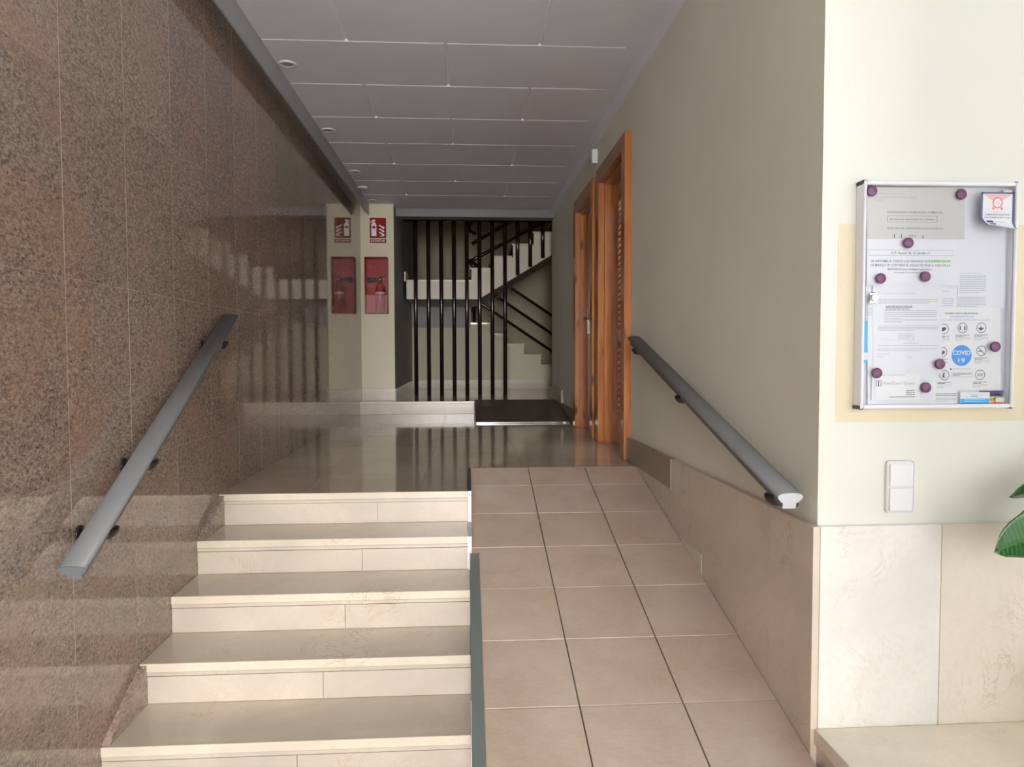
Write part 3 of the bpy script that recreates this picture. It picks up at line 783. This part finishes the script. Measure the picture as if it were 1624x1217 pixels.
for x in (NX0 - .002, NX1 - .012):
    for z in (NZ0 - .002, NZ1 - .010): box('corner_cap', (x, x + .014), (NY + .004, YW - .002), (z, z + .012), m_black, nb, .002)
box('glass_pane', (NX0 + .009, NX1 - .009), (NY + .006, NY + .009), (NZ0 + fw, NZ1 - fw), m_glass, nb)
lk = MB().lathe([(.010, 0), (.010, .008), (.008, .012)], (1.131, NY + .006, 1.703), m_chrome, 'Y', 20).box((1.120, 1.142), (NY + .004, NY + .010), (1.688, 1.718), m_chrome, .002)
lk.build('lock', nb)
for x, z in ((1.507, 2.000), (1.500, 1.414)): box('hinge', (x, x + .026), (NY + .008, NY + .020), (z - .006, z + .008), m_alu, nb, .001)
YS = YW - .0145; layer = [0]
def sheet(name, label, px, m, cat='paper', group='papers pinned in the noticeboard', tilt=0.):
    layer[0] += 1; y = YS - layer[0] * .0011
    (xa, za), (xb, zb2), (xc, zc), (xd, zd) = bu(px[0], px[1]), bu(px[2], px[1]), bu(px[2], px[3]), bu(px[0], px[3])
    pts = [(xa, za), (xb, zb2), (xc, zc), (xd, zd)]
    if tilt:
        mx, mz = (xa + xc) / 2, (za + zc) / 2
        pts = [(mx + (p[0] - mx) * math.cos(tilt) - (p[1] - mz) * math.sin(tilt), mz + (p[0] - mx) * math.sin(tilt) + (p[1] - mz) * math.cos(tilt)) for p in pts]
    o = MB().prism(pts, 'Y', y, y + .0005, m).build(name, None, (xa, y, za)); tag(o, label, cat, group)
    return o, Print(y - .0002)
def T(P, s, x0, x1, y, h, m=m_ink, bold=False):
    (a, z), (c, _) = bu(x0, y), bu(x1, y); P.txt(s, a, c, z, h * .00177, m, bold)
def Rr(P, x0, y0, x1, y1, m, dy=0.):
    a, za = bu(x0, y0); c, zc = bu(x1, y1); P.rect(a, c, zc, za, m, dy)
def Ls(P, x0, x1, y, n, pitch, h, m=m_ink_l, last=1.):
    (a, z), (c, _) = bu(x0, y), bu(x1, y); P.lines(a, c, z, n, pitch * .00177, h * .00177, m, last)
def frame_box(P, x0, y0, x1, y1, t, m):
    Rr(P, x0, y0, x1, y0 + t, m); Rr(P, x0, y1 - t, x1, y1, m); Rr(P, x0, y0, x0 + t, y1, m); Rr(P, x1 - t, y0, x1, y1, m)
# back sheets
o, P = sheet('notice_sheet', 'large plain white sheet behind the others at the right', (1520, 297, 1597, 420), m_paper)
o, P = sheet('notice_sheet', 'white sheet with a block of grey typed lines, right of centre', (1520, 416, 1596, 487), m_paper)
T(P, 'CALPE 20 DE ENERO', 1523, 1560, 431.5, 1.3, m_ink_l)
Ls(P, 1523, 1566, 435.5, 10, 2.9, 1.1, m_ink_l, .8); Ls(P, 1521, 1565, 469, 7, 2.5, .9, m_ink_l, .7); P.build('printed_text', o)
o, P = sheet('notice_sheet', 'white sheet half hidden behind the water notice', (1374, 425, 1519, 520), m_paper)
T(P, '30', 1495, 1502, 438, 4, m_ink, True); T(P, '2,00', 1494, 1504, 445, 4, m_ink, True)
Rr(P, 1494, 433.5, 1510, 434.1, m_ink_l); Ls(P, 1494, 1508, 460, 1, 3, .7); Ls(P, 1494, 1513, 472, 4, 3.6, 1.0, m_ink_l)
T(P, 'M', 1380, 1384, 444, 3.5, m_ink, True); P.build('printed_text', o)
o, P = sheet('notice_sheet', 'community rules poster with round icons and blue circle', (1474, 487, 1588, 645), m_paper_w)
T(P, 'NORMAS PARA COMUNIDADES', 1499, 1552, 495.5, 2.6, m_ink_b, True)
T(P, 'COMMUNITY RULES', 1507, 1545, 500.8, 2.8, m_ink_bl)
T(P, 'REGELN IN DER EIGENTÜMERGEMEINSCHAFT', 1478, 1571, 506.2, 2.5, m_ink_l)
icons = [(1497, 520.5), (1527, 519), (1557, 518.5), (1494.5, 557.5), (1557, 555.5), (1498, 594.5), (1555, 594)]
for k, (a, c) in enumerate(icons):
    x, z = bu(a, c); r = .0148; P.ring(x, z, r, .0017, m_ink_b)
    if k == 0: P.pol([(x - .009, z + .004), (x + .006, z + .005), (x + .007, z - .001), (x, z - .007), (x - .008, z - .005)], m_ink_b)
    if k == 1:
        for s in (-1, 1):
            P.disc(x + s * .007, z + .005, .002, m_ink, 0, 10); P.rect(x + s * .007 - .002, x + s * .007 + .002, z - .006, z + .003, m_ink)
        P.rect(x - .005, x + .005, z - .008, z - .007, m_ink_l)
    if k == 2: P.pol([(x - .008, z - .004), (x - .002, z - .008), (x + .006, z - .004), (x + .009, z + .001), (x + .002, z - .001), (x + .001, z + .005), (x - .002, z + .001), (x - .008, z)], m_ink); P.disc(x - .003, z + .007, .002, m_ink_l, 0, 10)
    if k == 3: P.pol([(x - .002, z + .003), (x + .007, z + .004), (x + .008, z - .003), (x + .002, z - .007), (x - .008, z - .008), (x - .007, z - .004)], m_ink)
    if k == 4:
        P.rect(x - .009, x + .003, z - .002, z + .001, m_ink); P.pol([(x - .010, z + .009), (x - .009, z + .0105), (x + .0105, z - .009), (x + .009, z - .0105)], m_ink_b, .0002)
    if k == 5: P.pol([(x - .003, z + .008), (x + .001, z + .008), (x, z - .004), (x + .004, z - .007), (x - .007, z - .007)], m_ink); P.rect(x + .003, x + .009, z - .006, z - .005, m_ink_l)
    if k == 6:
        for s in (-1, 0, 1): P.disc(x + s * .006, z + .003 + (.003 if s == 0 else 0), .0015, m_ink, 0, 8); P.pol([(x + s * .006 - .0018, z + (.003 if s == 0 else 0.001)), (x + s * .006, z - .007), (x + s * .006 + .0018, z + (.003 if s == 0 else .001))], m_ink)
    ww = 11 if k not in (0, 3) else 9
    Ls(P, a - ww, a + ww, c + 11, 2, 2, .9, m_ink, .6); Ls(P, a - ww - 1, a + ww + 1, c + 15, 3, 2.1, .7, m_ink_l, .5)
x, z = bu(1525.5, 563); P.disc(x, z, .0297, m_blue, 0, 48)
P2 = Print(P.Y - .0003)
T(P2, 'COVID', 1511.5, 1539.5, 558.5, 7.2, m_wt, True); T(P2, '19', 1520, 1530.5, 570.5, 7.2, m_wt, True)
Rr(P2, 1507, 583.5, 1509.5, 586, m_ink_b); T(P2, 'mediterráneo', 1511, 1541, 584, 2.6, m_ink_l)
Ls(P2, 1511, 1541, 592, 2, 2.6, 1, m_ink, .4); frame_box(P2, 1508.5, 590.5, 1543, 597.3, .35, m_ink_l)
Ls(P2, 1484, 1517, 624, 2, 3, .9, m_ink); Ls(P2, 1484, 1517, 632, 3, 2, .7, m_ink_l, .6)
P.build('printed_rules', o); P2.build('printed_text', o)
def stext(o, P): P.build('printed_text', o)
# left column
o, P = sheet('leaflet', 'narrow cyan leaflet peeking out at the left edge', (1370, 508, 1386, 575), m_cyan, 'leaflet')
Rr(P, 1370, 558.5, 1386, 570, m_paper_w); T(P, 'INFO', 1372, 1381, 565, 3, m_ink_bl)
for yy in (527, 532, 546): Rr(P, 1376, yy, 1386, yy + 1.6 if yy < 540 else yy + .8, m_wt)
stext(o, P)
o, P = sheet('notice_sheet', 'white sheet with small lines at the lower left', (1376, 470, 1474, 645), m_paper)
Ls(P, 1376, 1384, 488, 4, 3.2, .9); T(P, '2', 1374, 1378, 628, 4, m_ink_l); stext(o, P)
o, P = sheet('notice_sheet', 'letter with grey paragraphs and stamp in the middle left', (1384, 447, 1493, 592), m_paper)
T(P, 'A LA COMUNIDAD DE PROPIETARIOS', 1393, 1451, 464, 1.7, m_ink_l)
Ls(P, 1393, 1486, 473, 3, 2.9, 1.0, m_ink_l, .85); Rr(P, 1467, 475, 1487, 477.5, m_hly, -.0001)
Ls(P, 1404, 1446, 484, 3, 2.2, 1.1, m_ink, .9); Ls(P, 1402, 1485, 491, 5, 3.1, 1.0, m_ink_l, .3); Ls(P, 1402, 1485, 506, 2, 3, .9, m_ink_l, .35)
Ls(P, 1392, 1487, 515.5, 4, 2.3, .8, m_ink_l, .6)
frame_box(P, 1424, 528, 1448, 538, .35, m_ink_l); Ls(P, 1426, 1446, 530, 3, 2.6, .7, m_ink_l, .8); Ls(P, 1430, 1456, 543, 1, 2, .9, m_ink_l)
xa, za = bu(1396, 538); q = [(xa + i * .0035, za + math.sin(i * 1.7) * .004 * (1 - i / 16)) for i in range(13)]
for p0, p1 in zip(q, q[1:]): P.pol([p0, p1, (p1[0], p1[1] + .0006), (p0[0], p0[1] + .0006)], m_ink_l)
Ls(P, 1392, 1486, 547, 1, 2, .7, m_ink_l); Ls(P, 1392, 1485, 552, 2, 2.8, 1, m_ink_l, .72); Ls(P, 1392, 1410, 560, 1, 2, .7); Ls(P, 1392, 1400, 565, 1, 2, .7); Ls(P, 1438, 1444, 565, 1, 2, .7)
stext(o, P)
o, P = sheet('notice_sheet', 'water cut notice with bold centred lines and green highlighting', (1374, 377, 1521, 452), m_paper)
frame_box(P, 1378, 395.5, 1510, 404.5, .25, m_ink_l)
T(P, 'C.P. Apolo III, C/ Jardín nº', 1412, 1474, 400, 3.6, m_ink, True)
T(P, 'SE INFORMA A TODOS LOS VECINOS QUE JUEVES DIA 03', 1381, 1506, 412.7, 3.5, m_ink, True)
Rr(P, 1474, 410.2, 1506, 415.2, m_hl, -.0001); Rr(P, 1380, 421.3, 1403, 422, m_hl)
T(P, 'DE MARZO SE CORTARÁ EL AGUA DE 09:00 A 10:00 DE LA', 1380, 1506, 419.2, 3.5, m_ink, True)
T(P, 'MAÑANA por trabajos privados.', 1407, 1477, 425.6, 3.0, m_ink, True)
T(P, 'Disculpen las molestias', 1417, 1461, 431, 2.2, m_ink)
stext(o, P)
o, P = sheet('notice_sheet', 'typed greyish notice about advertising, top left of the board', (1374, 297, 1528, 378), m_paper_g)
T(P, 'EDIFICIO APOLO III', 1387, 1433, 307.3, 2.2, m_ink_l, True); T(P, 'COMUNIDAD DE PROPIETARIOS.', 1386, 1454, 312.3, 2.2, m_ink_l)
T(P, 'CALPE.', 1386, 1401, 317, 2.0, m_ink_l); Rr(P, 1386, 319, 1401, 319.4, m_ink_l)
T(P, 'PROPAGANDA Y PUBLICIDAD COMERCIAL', 1406, 1494, 335.7, 2.3, m_ink, True); Rr(P, 1406, 338, 1494, 338.5, m_ink_l)
frame_box(P, 1406, 342, 1484.5, 351.7, .4, m_ink); T(P, 'NO EN LOS BUZONES DE CORREO', 1409, 1481, 347, 2.3, m_ink, True)
T(P, 'POR FAVOR, DEPOSITEN LOS FOLLETOS', 1406, 1494, 361, 2.3, m_ink, True); Rr(P, 1406, 363.3, 1494, 363.8, m_ink_l)
T(P, 'AQUI', 1440, 1451, 373, 2.6, m_ink, True)
for a in (1417, 1428, 1462): Rr(P, a - .6, 370.5 + (1.5 if a == 1462 else 0), a + .6, 377, m_ink)
stext(o, P)
o, P = sheet('business_card', 'white card lying behind the printed card, bottom left', (1381, 594, 1457, 635), m_paper_w, 'card', None, -.02)
o, P = sheet('business_card', 'white card printed mediterráneo at the bottom left', (1386, 592, 1455, 632.5), m_paper_w, 'card', None, .01)
T(P, 'SERVICIOS ADMINISTRATIVOS', 1396, 1433, 594.3, 1.4, m_ink)
T(P, 'mediterráneo', 1397.5, 1449.5, 607, 6.0, m_ink_l)
for a in (1387.5, 1391.5): frame_box(P, a, 603, a + 4, 612, .7, m_ink_b)
Ls(P, 1435, 1448.5, 618.5, 3, 3.2, 1.1, m_ink, 1); Ls(P, 1408, 1448.5, 629, 1, 2, .9, m_ink_b)
stext(o, P)
o, P = sheet('leaflet', 'purple, yellow and red leaflet in the bottom right corner', (1550, 619, 1588.5, 645), m_yellow, 'leaflet', None)
Rr(P, 1550, 619, 1588.5, 628.5, m_purple); Rr(P, 1550, 637, 1588.5, 645, m_redl)
T(P, '600 422', 1568, 1584.5, 624.5, 3.4, m_wt, True); T(P, 'CERRAJEROS', 1547.5, 1583, 633, 4.6, m_ink, True); Ls(P, 1567, 1581, 640, 2, 2.4, 1, m_wt)
stext(o, P)
o, P = sheet('leaflet', 'white and blue striped leaflet standing at the bottom right', (1519.5, 621, 1566.5, 645.5), m_paper_w, 'leaflet', None, -.01)
Rr(P, 1520, 632, 1566, 639, m_cyan); Rr(P, 1520, 639, 1566, 645.5, m_navy)
T(P, 'Trabajos', 1535.5, 1547, 625.3, 2.8, m_ink_bl); Rr(P, 1536, 628.3, 1548, 629, m_cyan)
P3 = Print(P.Y - .0003); Ls(P3, 1526, 1559, 633.5, 2, 2.6, .8, m_paper, .95); T(P3, 'IC', 1525, 1530.5, 642, 3.6, m_wt, True); Ls(P3, 1533, 1558, 641.5, 1, 2, 1.1, m_wt)
P.build('printed_bands', o); P3.build('printed_text', o)
# curled certificate hanging before the pane corner
x0c, zt = bu(1559.5, 303); x1c, _ = bu(1613, 303); x0c *= .983; x1c *= .983; zt = 1.55 + (zt - 1.55) * .983
def cert_pt(a, c, dy=0.):
    """a 0..1 across, c 0..1 down; lower part curls towards the room"""
    W = x1c - x0c; H = .112
    s = c * H; lim = H * (.62 + .1 * a)
    x = x0c + a * W; y = NY - .0035; z = zt - s
    if s > lim:
        e = s - lim; r = .026; t = min(e / r, 1.7)
        z = zt - lim - r * math.sin(t); y = NY - .0035 - r * (1 - math.cos(t)); x += (1 - a) * e * .42 + a * e * .10
    return (x, y - dy, z)
cert = MB(); mi = cert.mi(m_paper_w); grid = [[cert.bm.verts.new(cert_pt(i / 16, j / 24)) for i in range(17)] for j in range(25)]
for j in range(24):
    for i in range(16):
        f = cert.bm.faces.new((grid[j][i], grid[j][i + 1], grid[j + 1][i + 1], grid[j + 1][i])); f.smooth = True
co = cert.build('certificate', None, (x0c, NY, zt)); tag(co, 'curled certificate with navy border in the top right corner', 'certificate')
so = co.modifiers.new('s', 'SOLIDIFY'); so.thickness = .0004; so.offset = 0
cp = MB()
def cpoly(pts, m, dy=.0006): cp.poly([cert_pt(a, c, dy) for a, c in pts], m)
for j in range(24):
    c0, c1 = j / 24, (j + 1) / 24
    cpoly([(0, c0), (.055, c0), (.055, c1), (0, c1)], m_ink_b); cpoly([(.945, c0), (1, c0), (1, c1), (.945, c1)], m_ink_b)
cpoly([(0, 0), (1, 0), (1, .04), (0, .04)], m_ink_b)
cpoly([(.06, .05), (.94, .05), (.62, .22), (.38, .22)], m_pink)
for k in range(24):
    t0, t1 = 2 * math.pi * k / 24, 2 * math.pi * (k + 1) / 24
    cpoly([(.5 + .15 * math.cos(t), .26 + .14 * math.sin(t)) for t in (t0, t1)] + [(.5 + .12 * math.cos(t), .26 + .11 * math.sin(t)) for t in (t1, t0)], m_redl, .0009)
cpoly([(.5 + .12 * math.cos(2 * math.pi * k / 20), .26 + .11 * math.sin(2 * math.pi * k / 20)) for k in range(20)], m_paper_w, .0008)
for s in (-1, 1): cpoly([(.5 + s * .11, .36), (.5 + s * .18, .40), (.5 + s * .14, .42), (.5 + s * .12, .45), (.5 + s * .09, .40)], m_redl)
cpoly([(.42, .27), (.58, .27), (.58, .28), (.42, .28)], m_ink_l, .001); cpoly([(.44, .23), (.56, .23), (.56, .24), (.44, .24)], m_ink_l, .001)
def ctext(s, a0, a1, c, h, m):
    vs, fs = text_polys(s, bold=True); A = min(v[0] for v in vs); B = max(v[0] for v in vs); k = cp.mi(m)
    V = [cp.bm.verts.new(cert_pt(a0 + (v[0] - A) / (B - A) * (a1 - a0), c - (v[1] / .7 - .5) * h, .0007)) for v in vs]
    for f in fs: cp.bm.faces.new([V[i] for i in f]).material_index = k
ctext('CERTIFICADO', .36, .62, .50, .018, m_ink_l); ctext('COMUNIDAD ADAPTADA', .12, .88, .555, .038, m_ink_b); ctext('A LA NORMA LOPD Y CAE', .10, .88, .625, .038, m_ink_b)
cpoly([(.12, .70), (.34, .70), (.34, .76), (.12, .76)], m_ink_b); cpoly([(.18, .78), (.38, .78), (.38, .82), (.18, .82)], m_ink_b)
cpoly([(.42, .73), (.75, .73), (.75, .74), (.42, .74)], m_ink_l)
cp.build('printed_text', co, normals=False)
# magnets
mg = [(1379, 304, 'plum round magnet at the top left corner of the board'), (1520, 309, 'plum round magnet on the top right of the typed notice'),
      (1436, 385, 'plum round magnet above the address line of the water notice'), (1393, 441, 'plum round magnet at the lower left of the water notice'),
      (1463, 438, 'plum round magnet at the lower right of the water notice'), (1574, 549, 'plum round magnet beside the no smoking icon'),
      (1486, 576.5, 'plum round magnet left below the blue COVID circle'), (1387, 591, 'plum round magnet on the top left of the printed card'),
      (1464, 614, 'plum round magnet just right of the printed card')]
ymg = YS - (layer[0] + 1.5) * .0011
for a, c, lab in mg:
    x, z = bu(a, c); o = MB().lathe([(.0145, 0), (.0148, .002), (.0145, .0045), (.0125, .0062), (.004, .0066)], (x, ymg, z), m_magnet, 'Y', 28).build('magnet', None, (x, ymg, z))
    tag(o, lab, 'magnet', 'plum round magnets on the noticeboard')

# ------------------------------------------------------------------ light switch
sw = thing('light_switch', 'white double light switch below the noticeboard', 'switch', (1.245, YW, 1.16))
box('surround', (1.198, 1.280), (YW - .011, YW), (1.088, 1.240), m_white, sw, .0105, 4)
box('rocker', (1.2045, 1.2735), (YW - .0165, YW - .009), (1.166, 1.2325), m_white, sw, .003, 3)
box('rocker', (1.2045, 1.2735), (YW - .0165, YW - .009), (1.0955, 1.162), m_white, sw, .003, 3)

# ------------------------------------------------------------------ rubber plant on the ledge
rpn = thing('rubber_plant', 'potted rubber plant with big glossy green leaves on the ledge', 'plant', (1.80, 1.66, LZ))
MB().lathe([(.085, 0), (.09, .01), (.12, .19), (.13, .195), (.132, .225), (.118, .225), (.112, .20)], (1.80, 1.66, LZ), m_pot, 'Z', 32).build('pot', rpn)
MB().lathe([(.10, .195), (.112, .205), (.05, .212)], (1.80, 1.66, LZ), m_soil, 'Z', 24).build('soil', rpn)
MB().tube([(1.80, 1.66, LZ + .2), (1.79, 1.67, LZ + .45), (1.80, 1.66, LZ + .75), (1.81, 1.66, LZ + 1.0)], [.012, .011, .009, .005], m_stem, 10).build('stem', rpn)
def leaf(base, tip, width, droop, roll_=0.):
    """leaf blade from base to tip with a fold along the midrib"""
    base, tip = Vector(base), Vector(tip); d = tip - base; L = d.length; d.normalize()
    side = d.cross(Vector((0, 0, 1))).normalized(); nrm = side.cross(d).normalized()
    side = (Matrix.Rotation(roll_, 3, d) @ side); nrm = (Matrix.Rotation(roll_, 3, d) @ nrm)
    b = MB(); mi = b.mi(m_leaf); uvl = b.bm.loops.layers.uv.new('uv'); NU, NV = 22, 10; g = []
    for i in range(NU + 1):
        t = i / NU; w_ = width * (math.sin(math.pi * min(1, t * .96 + .04)) ** .62) * (1 - .12 * t)
        if t > .93: w_ *= max(.05, (1 - t) / .07) ** .5
        c = base + d * (t * L) + nrm * (droop * (t * (1 - t) * 1.0)) 
        row = []
        for j in range(NV + 1):
            s = j / NV * 2 - 1
            row.append((b.bm.verts.new(c + side * (s * w_ / 2) + nrm * (abs(s) * w_ * .10 + .0025 * math.sin(t * 24) * abs(s))), t, (s + 1) / 2))
        g.append(row)
    for i in range(NU):
        for j in range(NV):
            q = (g[i][j], g[i][j + 1], g[i + 1][j + 1], g[i + 1][j]); f = b.bm.faces.new([v[0] for v in q]); f.smooth = True
            for lp, v in zip(f.loops, q): lp[uvl].uv = (v[1], v[2])
    o = b.build('leaf', rpn); so = o.modifiers.new('s', 'SOLIDIFY'); so.thickness = .0014; so.offset = 0
    MB().tube([base - d * .05, base + d * .01], .004, m_stem, 8).build('leaf_stalk', rpn)
leaf((1.66, 1.70, 1.155), (1.366, 1.77, 1.030), .185, .04, 1.25)
leaf((1.72, 1.78, 1.22), (1.475, 1.86, 1.155), .11, .03, .9)
for k in range(9):
    a = -1.4 + k * .52; h = LZ + .42 + .07 * k
    bx_, by_ = 1.80 + .07 * math.cos(a), 1.66 + .05 * math.sin(a)
    leaf((bx_, by_, h), (1.86 + .20 * math.cos(a), 1.60 + .22 * math.sin(a), h + .12 + .05 * (k % 3)), .10, .03, .3)
